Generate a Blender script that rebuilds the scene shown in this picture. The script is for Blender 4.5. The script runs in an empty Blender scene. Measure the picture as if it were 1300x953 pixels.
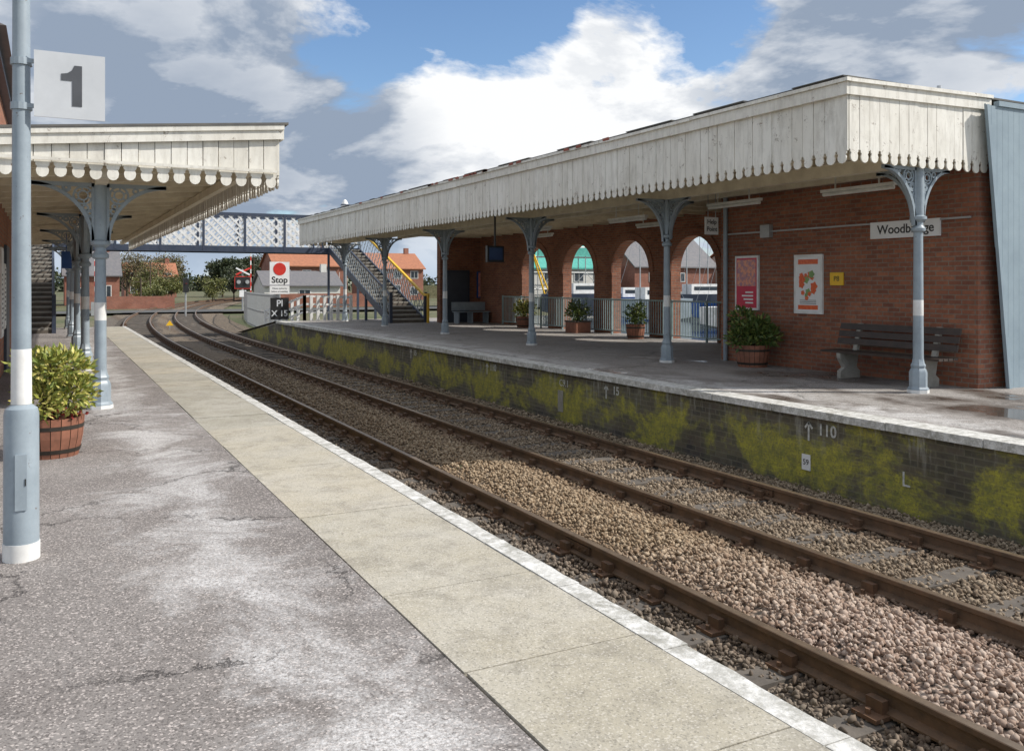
import bpy, bmesh, math, random
import numpy as np
from mathutils import Vector, Matrix
random.seed(7); np.random.seed(7)
R=math.radians
scene=bpy.context.scene
# ------------------------------------------------------------------ helpers
class MB:
    def __init__(s): s.v=[];s.f=[];s.m=[]
    def add(s,vs,fs,mi=0):
        o=len(s.v); s.v+= [tuple(p) for p in vs]
        for f in fs: s.f.append(tuple(i+o for i in f)); s.m.append(mi)
    def box(s,x0,x1,y0,y1,z0,z1,mi=0):
        s.add([(x0,y0,z0),(x1,y0,z0),(x1,y1,z0),(x0,y1,z0),(x0,y0,z1),(x1,y0,z1),(x1,y1,z1),(x0,y1,z1)],
              [(0,3,2,1),(4,5,6,7),(0,1,5,4),(1,2,6,5),(2,3,7,6),(3,0,4,7)],mi)
    def beam(s,p,q,w,h,mi=0,up=(0,0,1)):
        p=Vector(p);q=Vector(q);d=(q-p).normalized();up=Vector(up)
        if abs(d.dot(up))>.98: up=Vector((0,1,0))
        a=d.cross(up).normalized();b=a.cross(d).normalized()
        vs=[]
        for c in (p,q):
            for i,j in((-1,-1),(1,-1),(1,1),(-1,1)): vs.append(c+a*(w/2*i)+b*(h/2*j))
        s.add(vs,[(0,1,2,3),(7,6,5,4),(0,4,5,1),(1,5,6,2),(2,6,7,3),(3,7,4,0)],mi)
    def tube(s,p,q,r1,r2=None,n=10,mi=0,cap=True):
        if r2 is None:r2=r1
        p=Vector(p);q=Vector(q);d=(q-p).normalized();up=Vector((0,0,1)) if abs(d.z)<.98 else Vector((0,1,0))
        a=d.cross(up).normalized();b=a.cross(d)
        vs=[];fs=[]
        for c,r in((p,r1),(q,r2)):
            for i in range(n):
                t=2*math.pi*i/n; vs.append(c+a*(r*math.cos(t))+b*(r*math.sin(t)))
        for i in range(n): fs.append((i,(i+1)%n,n+(i+1)%n,n+i))
        if cap: fs+= [tuple(range(n))[::-1],tuple(range(n,2*n))]
        s.add(vs,fs,mi)
    def lathe(s,prof,c,n=16,mi=0,cap=True):
        vs=[];fs=[]
        for r,z in prof:
            for i in range(n):
                t=2*math.pi*i/n; vs.append((c[0]+r*math.cos(t),c[1]+r*math.sin(t),c[2]+z))
        for k in range(len(prof)-1):
            for i in range(n): fs.append((k*n+i,k*n+(i+1)%n,(k+1)*n+(i+1)%n,(k+1)*n+i))
        if cap:
            fs.append(tuple(range(n))[::-1]); L=(len(prof)-1)*n; fs.append(tuple(range(L,L+n)))
        s.add(vs,fs,mi)
    def prism(s,pts,n,mi=0):
        n=Vector(n);k=len(pts);vs=[Vector(p) for p in pts]+[Vector(p)+n for p in pts]
        fs=[tuple(range(k)),tuple(range(k,2*k))[::-1]]+[(i,(i+1)%k,k+(i+1)%k,k+i) for i in range(k)]
        s.add(vs,fs,mi)
    def ring(s,c,u,v,r,w,t,n=18,mi=0,a0=0,a1=2*math.pi):
        c=Vector(c);u=Vector(u);v=Vector(v);nn=u.cross(v)
        full=abs(a1-a0-2*math.pi)<1e-6; m=n if full else n+1
        vs=[];fs=[]
        for i in range(m):
            a=a0+(a1-a0)*i/n; d=u*math.cos(a)+v*math.sin(a)
            for rr in(r-w/2,r+w/2):
                for tt in(-t/2,t/2): vs.append(c+d*rr+nn*tt)
        for i in range(n):
            j=(i+1)%m; a=4*i;b=4*j
            fs+=[(a,a+1,b+1,b),(a+2,b+2,b+3,a+3),(a,b,b+2,a+2),(a+1,a+3,b+3,b+1)]
        s.add(vs,fs,mi)
    def obj(s,name,mats,parent=None,smooth=False,recalc=True):
        me=bpy.data.meshes.new(name); me.from_pydata(s.v,[],s.f)
        if not isinstance(mats,(list,tuple)): mats=[mats]
        for m in mats: me.materials.append(m)
        me.polygons.foreach_set('material_index',s.m)
        if recalc:
            bm=bmesh.new();bm.from_mesh(me);bmesh.ops.recalc_face_normals(bm,faces=bm.faces);bm.to_mesh(me);bm.free()
        if smooth:
            me.polygons.foreach_set('use_smooth',[True]*len(me.polygons))
            try: me.set_sharp_from_angle(angle=R(35))
            except Exception: pass
        me.update()
        o=bpy.data.objects.new(name,me); scene.collection.objects.link(o)
        if parent: o.parent=parent
        return o
def root(name):
    o=bpy.data.objects.new(name,None); scene.collection.objects.link(o); o.empty_display_size=.2; return o
def text(body,loc,size,mat,parent,face='-Y',name='lettering',align='CENTER',bold=0,sx=1):
    c=bpy.data.curves.new(name,'FONT'); c.body=body; c.size=size; c.extrude=.0015; c.align_x=align; c.align_y='CENTER'; c.offset=bold
    c.materials.append(mat)
    o=bpy.data.objects.new(name,c); scene.collection.objects.link(o); o.location=loc; o.scale=(sx,1,1)
    o.rotation_euler={'-Y':(R(90),0,0),'-X':(R(90),0,R(-90)),'+X':(R(90),0,R(90))}[face]
    if parent:o.parent=parent
    return o
# ------------------------------------------------------------------ node helpers
class NT:
    def __init__(s,mat): s.t=mat.node_tree; s.n=s.t.nodes; s.l=s.t.links
    def new(s,typ,**k):
        n=s.n.new(typ)
        for a,b in k.items(): setattr(n,a,b)
        return n
    def link(s,a,b): s.l.new(a,b)
    def sv(s,inp,val):
        if hasattr(val,'is_output') : s.l.new(val,inp)
        else: inp.default_value=val
    def math(s,op,a,b=0.0,c=None,clamp=False):
        n=s.new('ShaderNodeMath',operation=op,use_clamp=clamp); s.sv(n.inputs[0],a); s.sv(n.inputs[1],b)
        if c is not None: s.sv(n.inputs[2],c)
        return n.outputs[0]
    def mix(s,f,a,b,blend='MIX'):
        n=s.new('ShaderNodeMix',data_type='RGBA',blend_type=blend)
        s.sv(n.inputs[0],f)
        for i,v in((6,a),(7,b)):
            if isinstance(v,(tuple,list)) and len(v)==3: v=(*v,1)
            s.sv(n.inputs[i],v)
        return n.outputs[2]
    def noise(s,vec,scale,detail=4,rough=.55,dist=0):
        n=s.new('ShaderNodeTexNoise'); 
        if vec is not None: s.link(vec,n.inputs['Vector'])
        n.inputs['Scale'].default_value=scale;n.inputs['Detail'].default_value=detail;n.inputs['Roughness'].default_value=rough;n.inputs['Distortion'].default_value=dist
        return n.outputs['Fac']
    def vor(s,vec,scale,feature='F1',out='Distance'):
        n=s.new('ShaderNodeTexVoronoi',feature=feature); s.link(vec,n.inputs['Vector']); n.inputs['Scale'].default_value=scale
        return n.outputs[out]
    def ramp(s,f,a,b):
        n=s.new('ShaderNodeMapRange',clamp=True); s.sv(n.inputs[0],f); n.inputs[1].default_value=a;n.inputs[2].default_value=b
        return n.outputs[0]
    def obj(s): return s.new('ShaderNodeTexCoord').outputs['Object']
    def xyz(s,vec):
        n=s.new('ShaderNodeSeparateXYZ'); s.link(vec,n.inputs[0]); return n.outputs
    def comb(s,x,y,z=0.0):
        n=s.new('ShaderNodeCombineXYZ'); s.sv(n.inputs[0],x);s.sv(n.inputs[1],y);s.sv(n.inputs[2],z); return n.outputs[0]
    def bump(s,h,strength,dist=.01):
        n=s.new('ShaderNodeBump'); s.link(h,n.inputs['Height']); n.inputs['Strength'].default_value=strength;n.inputs['Distance'].default_value=dist
        return n.outputs[0]
def base(name):
    m=bpy.data.materials.new(name); m.use_nodes=True; t=NT(m); b=t.n['Principled BSDF']; return m,t,b
def setb(t,b,col=None,rough=None,normal=None,metal=None):
    if col is not None: t.sv(b.inputs['Base Color'],(*col,1) if isinstance(col,tuple) and len(col)==3 else col)
    if rough is not None: t.sv(b.inputs['Roughness'],rough)
    if normal is not None: t.link(normal,b.inputs['Normal'])
    if metal is not None: b.inputs['Metallic'].default_value=metal
def pm(name,c1,c2=None,scale=3,rough=.6,bump=.2,bscale=40,metal=0,lo=.35,hi=.65,dist=.005):
    m,t,b=base(name); v=t.obj()
    if c2 is None: c2=tuple(x*.75 for x in c1)
    f=t.ramp(t.noise(v,scale,8,.65),lo,hi)
    col=t.mix(f,c1,c2)
    setb(t,b,col,rough,t.bump(t.noise(v,bscale,4),bump,dist) if bump else None,metal)
    return m
def brick(name,c1,c2,mortar,bw=.225,rh=.075,ms=.009,extra=None,var=.5):
    m,t,b=base(name); v=t.obj(); x,y,z=t.xyz(v)
    uv=t.comb(t.math('ADD',x,y),z)
    n=t.new('ShaderNodeTexBrick'); t.link(uv,n.inputs['Vector'])
    n.inputs['Scale'].default_value=1;n.inputs['Brick Width'].default_value=bw;n.inputs['Row Height'].default_value=rh
    n.inputs['Mortar Size'].default_value=ms; n.inputs['Mortar Smooth'].default_value=.2; n.inputs['Bias'].default_value=0
    n.inputs['Color1'].default_value=(*c1,1);n.inputs['Color2'].default_value=(*c2,1);n.inputs['Mortar'].default_value=(*mortar,1)
    col=t.mix(t.ramp(t.noise(v,.9,6,.6),.35,.7),n.outputs['Color'],t.mix(1,n.outputs['Color'],(.66,.60,.57),'MULTIPLY'))
    nz=t.ramp(t.noise(uv,14,3),.3,.75)
    col=t.mix(t.math('MULTIPLY',nz,var),col,t.mix(1,col,(.5,.42,.4),'MULTIPLY'))
    if extra: col=extra(t,v,x,y,z,col)
    h=t.math('ADD',t.math('MULTIPLY',n.outputs['Fac'],-1.0),t.math('MULTIPLY',t.noise(v,60,3),.4))
    setb(t,b,col,.85,t.bump(h,.5,.006)); return m
# ------------------------------------------------------------------ materials
def m_paint_white():
    m,t,b=base('weathered_cream_paint'); v=t.obj(); x,y,z=t.xyz(v)
    vv=t.comb(t.math('MULTIPLY',x,6.0),t.math('MULTIPLY',y,6.0),t.math('MULTIPLY',z,1.3))
    s1=t.noise(vv,1.6,8,.7)
    ri=t.new('ShaderNodeNewGeometry').outputs['Random Per Island']
    col=t.mix(t.ramp(t.noise(v,.8,5),.35,.7),(.85,.83,.76),(.75,.72,.64))
    col=t.mix(t.math('MULTIPLY',ri,.22),col,(.52,.48,.40))
    col=t.mix(t.math('MULTIPLY',t.ramp(s1,.45,.72),.62),col,(.44,.41,.35))
    col=t.mix(t.math('MULTIPLY',t.ramp(t.noise(v,1.7,9,.75),.55,.72),.4),col,(.38,.35,.29))
    peel=t.ramp(t.noise(v,6.5,12,.8),.600,.615)
    col=t.mix(t.math('MULTIPLY',peel,.8),col,(.27,.22,.17))
    setb(t,b,col,.6,t.bump(t.noise(v,25,5),.2,.005)); return m
WHITE=m_paint_white()
WHITE2=pm('white_paint',(.8,.8,.78),(.62,.61,.58),4,.5,.1)
def m_blue():
    m,t,b=base('blue_grey_paint'); v=t.obj()
    col=t.mix(t.ramp(t.noise(v,5,8,.7),.35,.7),(.31,.365,.405),(.23,.275,.31))
    col=t.mix(t.ramp(t.noise(v,22,8,.7),.65,.68),col,(.14,.10,.08))
    setb(t,b,col,.42,t.bump(t.noise(v,50,3),.12,.003)); return m
BLUE=m_blue()
NAVY=pm('navy_paint',(.03,.045,.075),(.05,.06,.09),5,.45,.1)
CEIL=pm('ceiling_boards',(.72,.64,.47),(.58,.50,.35),2,.7,.2,30)
BEAM=pm('beam_paint',(.78,.72,.57),(.6,.54,.42),3,.6,.2,20)
FELT=pm('roofing_felt',(.10,.10,.10),(.16,.15,.13),3,.9,.3,60)
BR=brick('red_brick',(.42,.165,.088),(.26,.10,.062),(.27,.225,.175),var=.6)
BR_L=brick('orange_brick',(.50,.19,.09),(.36,.13,.07),(.30,.24,.18))
BR_F=brick('house_brick',(.40,.15,.09),(.30,.11,.07),(.3,.24,.2))
VOUS=brick('arch_brick',(.45,.18,.10),(.32,.12,.075),(.26,.21,.17),bw=.11,rh=.075)
def moss(t,v,x,y,z,col):
    yz=t.comb(y,t.math('MULTIPLY',z,1.3))
    a=t.noise(yz,.75,10,.72,.3); zn=t.ramp(z,-1.0,-.15)
    band=t.math('SUBTRACT',1.0,t.math('ABSOLUTE',t.math('SUBTRACT',t.math('MULTIPLY',zn,2.0),.95)))
    tot=t.math('ADD',a,t.math('MULTIPLY',band,.11))
    f=t.ramp(tot,.52,.60)
    g=t.mix(t.ramp(t.noise(v,7,6,.7),.38,.62),(.46,.41,.05),(.22,.22,.05))
    fine=t.ramp(t.noise(v,34,5,.8),.34,.54)
    wash=t.math('MULTIPLY',t.ramp(tot,.40,.56),.28)
    col=t.mix(wash,col,(.24,.23,.09))
    col=t.mix(t.math('MULTIPLY',f,t.math('ADD',.10,t.math('MULTIPLY',fine,.85))),col,g)
    s=t.noise(t.comb(t.math('MULTIPLY',y,6.0),t.math('MULTIPLY',z,.8)),1.1,6,.7)
    w=t.math('MULTIPLY',t.ramp(s,.53,.68),t.ramp(z,-.60,-.12))
    return t.mix(t.math('MULTIPLY',w,.7),col,(.48,.47,.41))
BR_W=brick('platform_wall_brick',(.15,.125,.105),(.07,.065,.064),(.17,.16,.13),extra=moss)
def m_tarmac(name,worn_x,wet=False):
    m,t,b=base(name); v=t.obj(); x,y,z=t.xyz(v)
    big=t.noise(v,.55,10,.66)
    col=t.mix(t.ramp(big,.36,.64),(.18,.160,.148),(.27,.248,.232)) if not wet else t.mix(t.ramp(big,.35,.65),(.24,.22,.20),(.34,.32,.295))
    sp=t.vor(v,120,'F1','Color'); spx=t.xyz(sp)[0]
    col=t.mix(t.math('MULTIPLY',t.ramp(spx,.78,.92),.6),col,(.64,.57,.53))
    col=t.mix(t.math('MULTIPLY',t.ramp(t.xyz(sp)[1],.64,.85),.6),col,(.06,.052,.048))
    d=t.math('ABSOLUTE',t.math('SUBTRACT',x,worn_x))
    prox=t.ramp(d,.80,0.05)
    wn=t.noise(v,1.15,14,.78,.6)
    wf=t.ramp(t.math('ADD',wn,t.math('MULTIPLY',prox,.19)),.585,.75)
    fine=t.ramp(t.noise(v,48,8,.85),.40,.58)
    col=t.mix(t.math('MULTIPLY',t.math('MULTIPLY',wf,fine),.85),col,(.70,.69,.68))
    col=t.mix(t.math('MULTIPLY',t.ramp(t.noise(v,2.3,9,.75,.3),.58,.68),.4),col,(.08,.07,.065))
    cv=t.new('ShaderNodeVectorMath',operation='ADD'); t.link(v,cv.inputs[0])
    nn=t.new('ShaderNodeTexNoise'); t.link(v,nn.inputs['Vector']); nn.inputs['Scale'].default_value=1.6; nn.inputs['Detail'].default_value=8; nn.inputs['Roughness'].default_value=.7
    sc=t.new('ShaderNodeVectorMath',operation='SCALE'); t.link(nn.outputs['Color'],sc.inputs[0]); sc.inputs['Scale'].default_value=.9
    t.link(sc.outputs[0],cv.inputs[1])
    cr=t.ramp(t.vor(cv.outputs[0],.42,'DISTANCE_TO_EDGE'),.007,.001)
    cr=t.math('MULTIPLY',cr,t.ramp(t.noise(v,.7,2),.42,.55))
    col=t.mix(t.math('MULTIPLY',cr,.85),col,(.035,.03,.028))
    rough=.85
    if wet:
        wv=t.comb(x,t.math('MULTIPLY',y,.6))
        w0=t.noise(wv,.8,5,.6)
        wf=t.ramp(w0,.48,.58)
        wf=t.math('MULTIPLY',wf,t.ramp(y,17.0,9.0))
        pud=t.ramp(w0,.60,.63); pud=t.math('MULTIPLY',pud,t.ramp(y,19.0,15.0))
        col=t.mix(t.math('MULTIPLY',wf,.8),col,(.07,.05,.037))
        rough=t.math('SUBTRACT',.85,t.math('ADD',t.math('MULTIPLY',wf,.35),t.math('MULTIPLY',pud,.46)))
        h=t.math('MULTIPLY',t.math('ADD',t.noise(v,110,3),t.math('MULTIPLY',cr,-2.0)),t.math('SUBTRACT',1.0,pud))
    else: h=t.math('ADD',t.noise(v,110,3),t.math('MULTIPLY',cr,-2.0))
    setb(t,b,col,rough,t.bump(h,.5,.007)); return m
TAR1=m_tarmac('platform_tarmac',.95); TAR2=m_tarmac('wet_platform_tarmac',9.2,True)
def m_slab():
    m,t,b=base('coping_slab_concrete'); v=t.obj()
    ri=t.new('ShaderNodeNewGeometry').outputs['Random Per Island']
    col=t.mix(ri,(.44,.395,.305),(.33,.31,.25))
    col=t.mix(t.math('MULTIPLY',t.ramp(t.noise(v,1.2,8,.7),.42,.68),.7),col,(.48,.455,.40))
    col=t.mix(t.math('MULTIPLY',t.ramp(t.noise(v,3.0,12,.8,.4),.47,.64),.6),col,(.20,.18,.145))
    sp=t.xyz(t.vor(v,130,'F1','Color'))
    col=t.mix(t.math('MULTIPLY',t.ramp(sp[0],.8,.95),.45),col,(.66,.62,.55))
    col=t.mix(t.math('MULTIPLY',t.ramp(sp[1],.8,.95),.45),col,(.13,.12,.10))
    setb(t,b,col,.85,t.bump(t.noise(v,90,4),.4,.006)); return m
SLAB=m_slab()
def m_edge():
    m,t,b=base('worn_white_edge_paint'); v=t.obj()
    f=t.ramp(t.noise(v,9,12,.8),.40,.56)
    f2=t.ramp(t.noise(v,1.3,4,.6),.3,.7)
    col=t.mix(t.math('MULTIPLY',f,t.math('ADD',.45,t.math('MULTIPLY',f2,.5))),(.72,.71,.68),(.25,.24,.20))
    setb(t,b,col,.75,t.bump(t.noise(v,60,4),.5,.008)); return m
EDGE=m_edge()
def m_rust(name,c1,c2,rough=.7,metal=.2): return pm(name,c1,c2,8,rough,.3,60,metal)
RAIL=m_rust('rail_rust',(.17,.10,.058),(.10,.065,.042)); RTOP=pm('rail_running_surface',(.34,.25,.17),(.22,.16,.11),6,.36,.05,40,.7)
SLEEP=pm('timber_sleeper',(.14,.12,.10),(.08,.07,.06),4,.9,.5,50)
CHAIR=m_rust('rail_chair_rust',(.15,.08,.045),(.08,.05,.03))
def ballast_col(t,v,r):
    x,y,z=t.xyz(v)
    n=t.noise(v,.6,5,.6)
    tan=t.mix(r,(.19,.125,.07),(.39,.30,.20))
    pink=t.mix(r,(.28,.19,.14),(.50,.405,.335))
    grey=t.mix(r,(.085,.068,.052),(.27,.225,.175))
    xx=t.math('ADD',x,t.math('MULTIPLY',t.math('SUBTRACT',n,.5),.8))
    fa=t.math('MULTIPLY',t.ramp(xx,4.35,4.7),t.ramp(xx,6.35,5.95))
    near=t.ramp(t.math('ADD',y,t.math('MULTIPLY',n,2.0)),8.0,5.5)
    mid=t.mix(near,tan,pink)
    fb=t.ramp(xx,6.2,6.6)
    g2=t.mix(fb,grey,t.mix(.5,grey,tan))
    far=t.ramp(y,24.0,11.0)
    col=t.mix(t.math('MULTIPLY',fa,t.math('ADD',.45,t.math('MULTIPLY',far,.55))),g2,mid)
    st=None
    for X in(4.45,6.08,7.58):
        q=t.ramp(t.math('ABSOLUTE',t.math('SUBTRACT',x,X)),.45,.08)
        st=q if st is None else t.math('MAXIMUM',st,q)
    return t.mix(t.math('MULTIPLY',st,.6),col,(.12,.068,.038))
def m_stone():
    m,t,b=base('ballast_stone'); v=t.obj()
    ri=t.new('ShaderNodeNewGeometry').outputs['Random Per Island']
    setb(t,b,ballast_col(t,v,ri),.9,t.bump(t.noise(v,120,3),.3,.004)); return m
STONE=m_stone()
def m_ballast():
    m,t,b=base('ballast_bed'); v=t.obj()
    c=t.xyz(t.vor(v,24,'F1','Color'))[0]; d=t.vor(v,24)
    col=t.mix(t.ramp(d,.4,.8),ballast_col(t,v,c),(.04,.032,.025))
    col=t.mix(t.ramp(t.noise(v,1.1,8,.7),.62,.70),col,(.08,.10,.03))
    setb(t,b,col,.95,t.bump(t.math('MULTIPLY',d,-1.0),1,.025)); return m
BALL=m_ballast()
def m_ground():
    m,t,b=base('rough_ground'); v=t.obj()
    col=t.mix(t.ramp(t.noise(v,.12,6,.6),.4,.6),(.085,.10,.035),(.17,.15,.09))
    col=t.mix(t.ramp(t.noise(v,3,6,.7),.45,.65),col,(.06,.065,.03))
    setb(t,b,col,.95,t.bump(t.noise(v,8,6),.6,.08)); return m
GROUND=m_ground()
GRAVEL=pm('yard_gravel',(.32,.285,.23),(.22,.20,.16),.7,.9,.4,40)
def m_water():
    m,t,b=base('river_water'); v=t.obj(); setb(t,b,(.10,.12,.12),.08,t.bump(t.noise(v,1.5,4),.15,.05)); return m
WATER=m_water()
def leafmat(name,a,b_,c):
    m,t,b=base(name); ri=t.new('ShaderNodeNewGeometry').outputs['Random Per Island']
    col=t.mix(t.ramp(ri,0,.6),a,b_); col=t.mix(t.ramp(ri,.72,.9),col,c); setb(t,b,col,.5)
    return m
L_VAR=leafmat('variegated_leaf',(.12,.17,.03),(.30,.30,.05),(.60,.52,.16))
L_GRN=leafmat('green_leaf',(.045,.08,.02),(.10,.15,.03),(.22,.24,.06))
L_DRK=leafmat('evergreen_leaf',(.025,.04,.018),(.045,.06,.025),(.08,.09,.035))
L_BRN=leafmat('winter_twig_leaf',(.10,.075,.04),(.15,.12,.06),(.16,.17,.06))
L_HED=leafmat('hedge_leaf',(.07,.085,.02),(.13,.14,.035),(.20,.19,.06))
L_RED=leafmat('red_flower',(.3,.03,.03),(.35,.05,.04),(.5,.1,.1))
BARK=pm('bark',(.10,.075,.05),(.06,.045,.03),6,.9,.5,20)
BARREL=pm('barrel_wood',(.30,.12,.07),(.18,.075,.045),5,.7,.3,40); HOOP=pm('barrel_hoop',(.07,.06,.05),None,6,.5,.1,40,.6); SOIL=pm('soil',(.04,.03,.02))
BENCHW=pm('dark_bench_timber',(.06,.04,.03),(.035,.025,.02),6,.55,.2,40); CONC=pm('concrete',(.36,.34,.30),(.25,.235,.2),4,.85,.3,50)
BLACK=pm('black_paint',(.02,.02,.02),None,4,.4,0); GREYT=pm('grey_lettering',(.085,.09,.10),None,4,.5,0)
SIGNW=pm('sign_white',(.60,.62,.64),(.52,.54,.56),3,.4,0); SIGNW2=pm('sign_bright_white',(.8,.8,.8),(.72,.72,.7),3,.4,0)
RED=pm('sign_red',(.65,.04,.025),(.5,.03,.02),5,.45,0); YEL=pm('yellow_paint',(.85,.52,.02),(.75,.44,.03),5,.45,0)
GALV=pm('galvanised_steel',(.42,.43,.43),(.33,.34,.34),6,.45,.1,40,.4); GLASS=pm('window_glass',(.03,.04,.05),(.05,.06,.07),2,.1,0)
TILE=pm('roof_tiles',(.42,.17,.09),(.30,.125,.07),3,.8,.5,20); SLATE=pm('slate_roof',(.13,.13,.14),(.18,.17,.17),3,.6,.3,20)
TEAL=pm('teal_netting',(.10,.42,.34),(.06,.30,.26),3,.7,.2); RENDER=pm('white_render',(.66,.65,.6),(.55,.54,.5),2,.8,.1)
PANEL=pm('blue_grey_boarding',(.28,.355,.40),(.22,.285,.33),1.5,.5,.15,20); LIGHTW=pm('light_fitting',(.75,.75,.71),None,4,.35,0)
BLUES=pm('sign_blue',(.02,.09,.32),None,4,.4,0); DOORB=pm('door_blue',(.06,.075,.10),None,4,.5,.05)
MAG=pm('poster_red',(.6,.035,.07),(.48,.02,.07),7,.3,0); ORG=pm('poster_orange',(.8,.18,.05),(.65,.08,.03),20,.3,0); PPINK=pm('poster_pink',(.75,.32,.2),(.40,.2,.25),9,.3,0,lo=.45,hi=.55)
# ------------------------------------------------------------------ layout constants
P1=2.5; P2=8.5; RT=-.8
def dev(y): return 0 if y<34 else (y-34)**2/600
# ------------------------------------------------------------------ ground, river
g=MB(); g.add([(-900,-300,-1.06),(1500,-300,-1.06),(1500,2500,-1.06),(-900,2500,-1.06)],[(0,1,2,3)]); g.obj('ground',GROUND)
g=MB(); g.add([(26,-60,-1.0),(900,-60,-1.0),(900,130,-1.0),(26,62,-1.0)],[(0,1,2,3)]); g.obj('river',WATER)
g=MB(); g.add([(16.3,-20,-.99),(26,-20,-.99),(26,62,-.99),(16.3,62,-.99)],[(0,1,2,3)]); g.obj('quayside_yard',GRAVEL)
g=MB()
vs=[]
def zb(x,y):
    six=math.exp(-((x-5.27)/.55)**2)*.10*(1 if y<30 else .3)
    return -1.0+six+.015*math.sin(x*7+y*1.3)*math.cos(y*2.1)
xs=np.linspace(P1+.01,P2-.01,25)
yy=[-12+.4*i for i in range(125)]+[38+2*i for i in range(140)]
for y in yy:
    k=dev(y)
    w=0 if y<40 else min(1.0,(y-40)/6)
    for i,x in enumerate(xs):
        vs.append((x+k+(0 if 0<i<24 else (-w if i==0 else w)*1.3),y,zb(x,y)))
for j in range(len(yy)-1):
    for i in range(24):
        a=j*25+i; g.f.append((a,a+1,a+26,a+25)); g.m.append(0)
g.v=vs; g.obj('trackbed',BALL,smooth=True)
def stones():
    ico=bmesh.new(); bmesh.ops.create_icosphere(ico,subdivisions=1,radius=1)
    V=np.array([v.co[:] for v in ico.verts]);F=np.array([[v.index for v in f.verts] for f in ico.faces]); ico.free()
    pts=[]
    for (y0,y1,dens,s0,s1) in((1.2,9,1350,.009,.028),(9,16,750,.012,.028),(16,30,220,.018,.03)):
        n=int((y1-y0)*(P2-3.35)*dens)
        x=np.random.uniform(3.35,P2-.03,n); y=np.random.uniform(y0,y1,n); r=s0+(s1-s0)*np.random.rand(n)**1.5
        six=np.exp(-((x-5.27)/.55)**2)*.10
        keep=np.ones(n,bool)
        ph=((y+.1)%.72); slp=(ph<.26)&(((x<4.9)|(x>5.62)))
        keep&=~(slp&(np.random.rand(n)<.62))
        keep&=~((x<4.3)&(np.random.rand(n)<.3))
        x,y,r,six=x[keep],y[keep],r[keep],six[keep]
        z=-1.0+six+np.random.uniform(0,.04,len(x))
        pts.append(np.stack([x,y,z,r],1))
    P=np.concatenate(pts); N=len(P)
    rot=np.random.rand(N,3)*6.28
    sc=np.random.uniform(.5,1.35,(N,3))*P[:,3:4]
    vv=V[None]*(1+np.random.uniform(-.30,.30,(N,12,1)))
    vv=vv*sc[:,None,:]
    c,s=np.cos(rot[:,0])[:,None],np.sin(rot[:,0])[:,None]
    x,y,z=vv[...,0],vv[...,1],vv[...,2]
    x,y=x*c-y*s,x*s+y*c
    c,s=np.cos(rot[:,1])[:,None],np.sin(rot[:,1])[:,None]
    x,z=x*c-z*s,x*s+z*c
    co=np.stack([x,y,z],-1)+P[:,None,:3]
    co=co.reshape(-1,3); f=(F[None]+np.arange(N)[:,None,None]*12).reshape(-1)
    me=bpy.data.meshes.new('ballast_stones'); me.vertices.add(len(co)); me.vertices.foreach_set('co',co.ravel())
    me.loops.add(len(f)); me.loops.foreach_set('vertex_index',f.astype(np.int32))
    nf=len(f)//3; me.polygons.add(nf); me.polygons.foreach_set('loop_start',np.arange(nf,dtype=np.int32)*3)
    try: me.polygons.foreach_set('loop_total',np.full(nf,3,dtype=np.int32))
    except Exception: pass
    me.update(calc_edges=True); me.materials.append(STONE)
    o=bpy.data.objects.new('ballast_stones',me); scene.collection.objects.link(o)
stones()
# tracks
RX=[(2.95,4.45),(6.08,7.58)]
for k,(a,b) in enumerate(RX):
    tr=root('railway_track')
    m=MB()
    prof=[(-.07,-.155),(.07,-.155),(.07,-.14),(.012,-.12),(.012,-.045),(.036,-.035),(.036,-.004),(.030,0),(-.030,0),(-.036,-.004),(-.036,-.035),(-.012,-.045),(-.012,-.12),(-.07,-.14)]
    K=len(prof)
    yy=[-12,0]+[float(i) for i in range(2,40)]+[40+2*i for i in range(120)]
    for X in(a,b):
        o=len(m.v)
        for y in yy:
            for px,pz in prof: m.v.append((X+dev(y)+px,y,RT+pz))
        for j in range(len(yy)-1):
            for i in range(K):
                q=(i+1)%K; m.f.append((o+j*K+i,o+j*K+q,o+(j+1)*K+q,o+(j+1)*K+i)); m.m.append(1 if i==7 else 0)
    m.obj('rails',[RAIL,RTOP],tr)
    m=MB()
    for X in(a,b):
        for y in(6.9+k*.9,18.2,36): 
            for sx in(-1,1):
                xa=X+dev(y)+(.012 if sx>0 else -.034); m.box(xa,xa+.022,y,y+.45,RT-.115,RT-.05,0)
                for q in range(4): m.tube((X+dev(y)+sx*.034,y+.06+.11*q,RT-.083),(X+dev(y)+sx*.055,y+.06+.11*q,RT-.083),.013,n=6)
    m.obj('fishplates',CHAIR,tr)
    m=MB()
    y=-5.0-.1
    while y<150:
        ja=random.uniform(-.04,.04); c=(a+b)/2+dev(y)
        m.box(c-1.25+ja,c+1.25+ja,y,y+.24,-1.1,RT-.165+random.uniform(-.008,.008)-.01,0)
        if y<60:
            for X in(a,b):
                X+=dev(y)
                m.box(X-.19,X+.19,y+.03,y+.21,RT-.17,RT-.145,1)
                m.box(X-.10,X-.045,y+.06,y+.18,RT-.145,RT-.07,1); m.box(X+.045,X+.10,y+.06,y+.18,RT-.145,RT-.07,1)
                for sx in(-.15,.15): m.tube((X+sx,y+.12,RT-.145),(X+sx,y+.12,RT-.115),.018,n=6,mi=1)
        y+=.72
    m.obj('sleepers_and_chairs',[SLEEP,CHAIR],tr)
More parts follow.
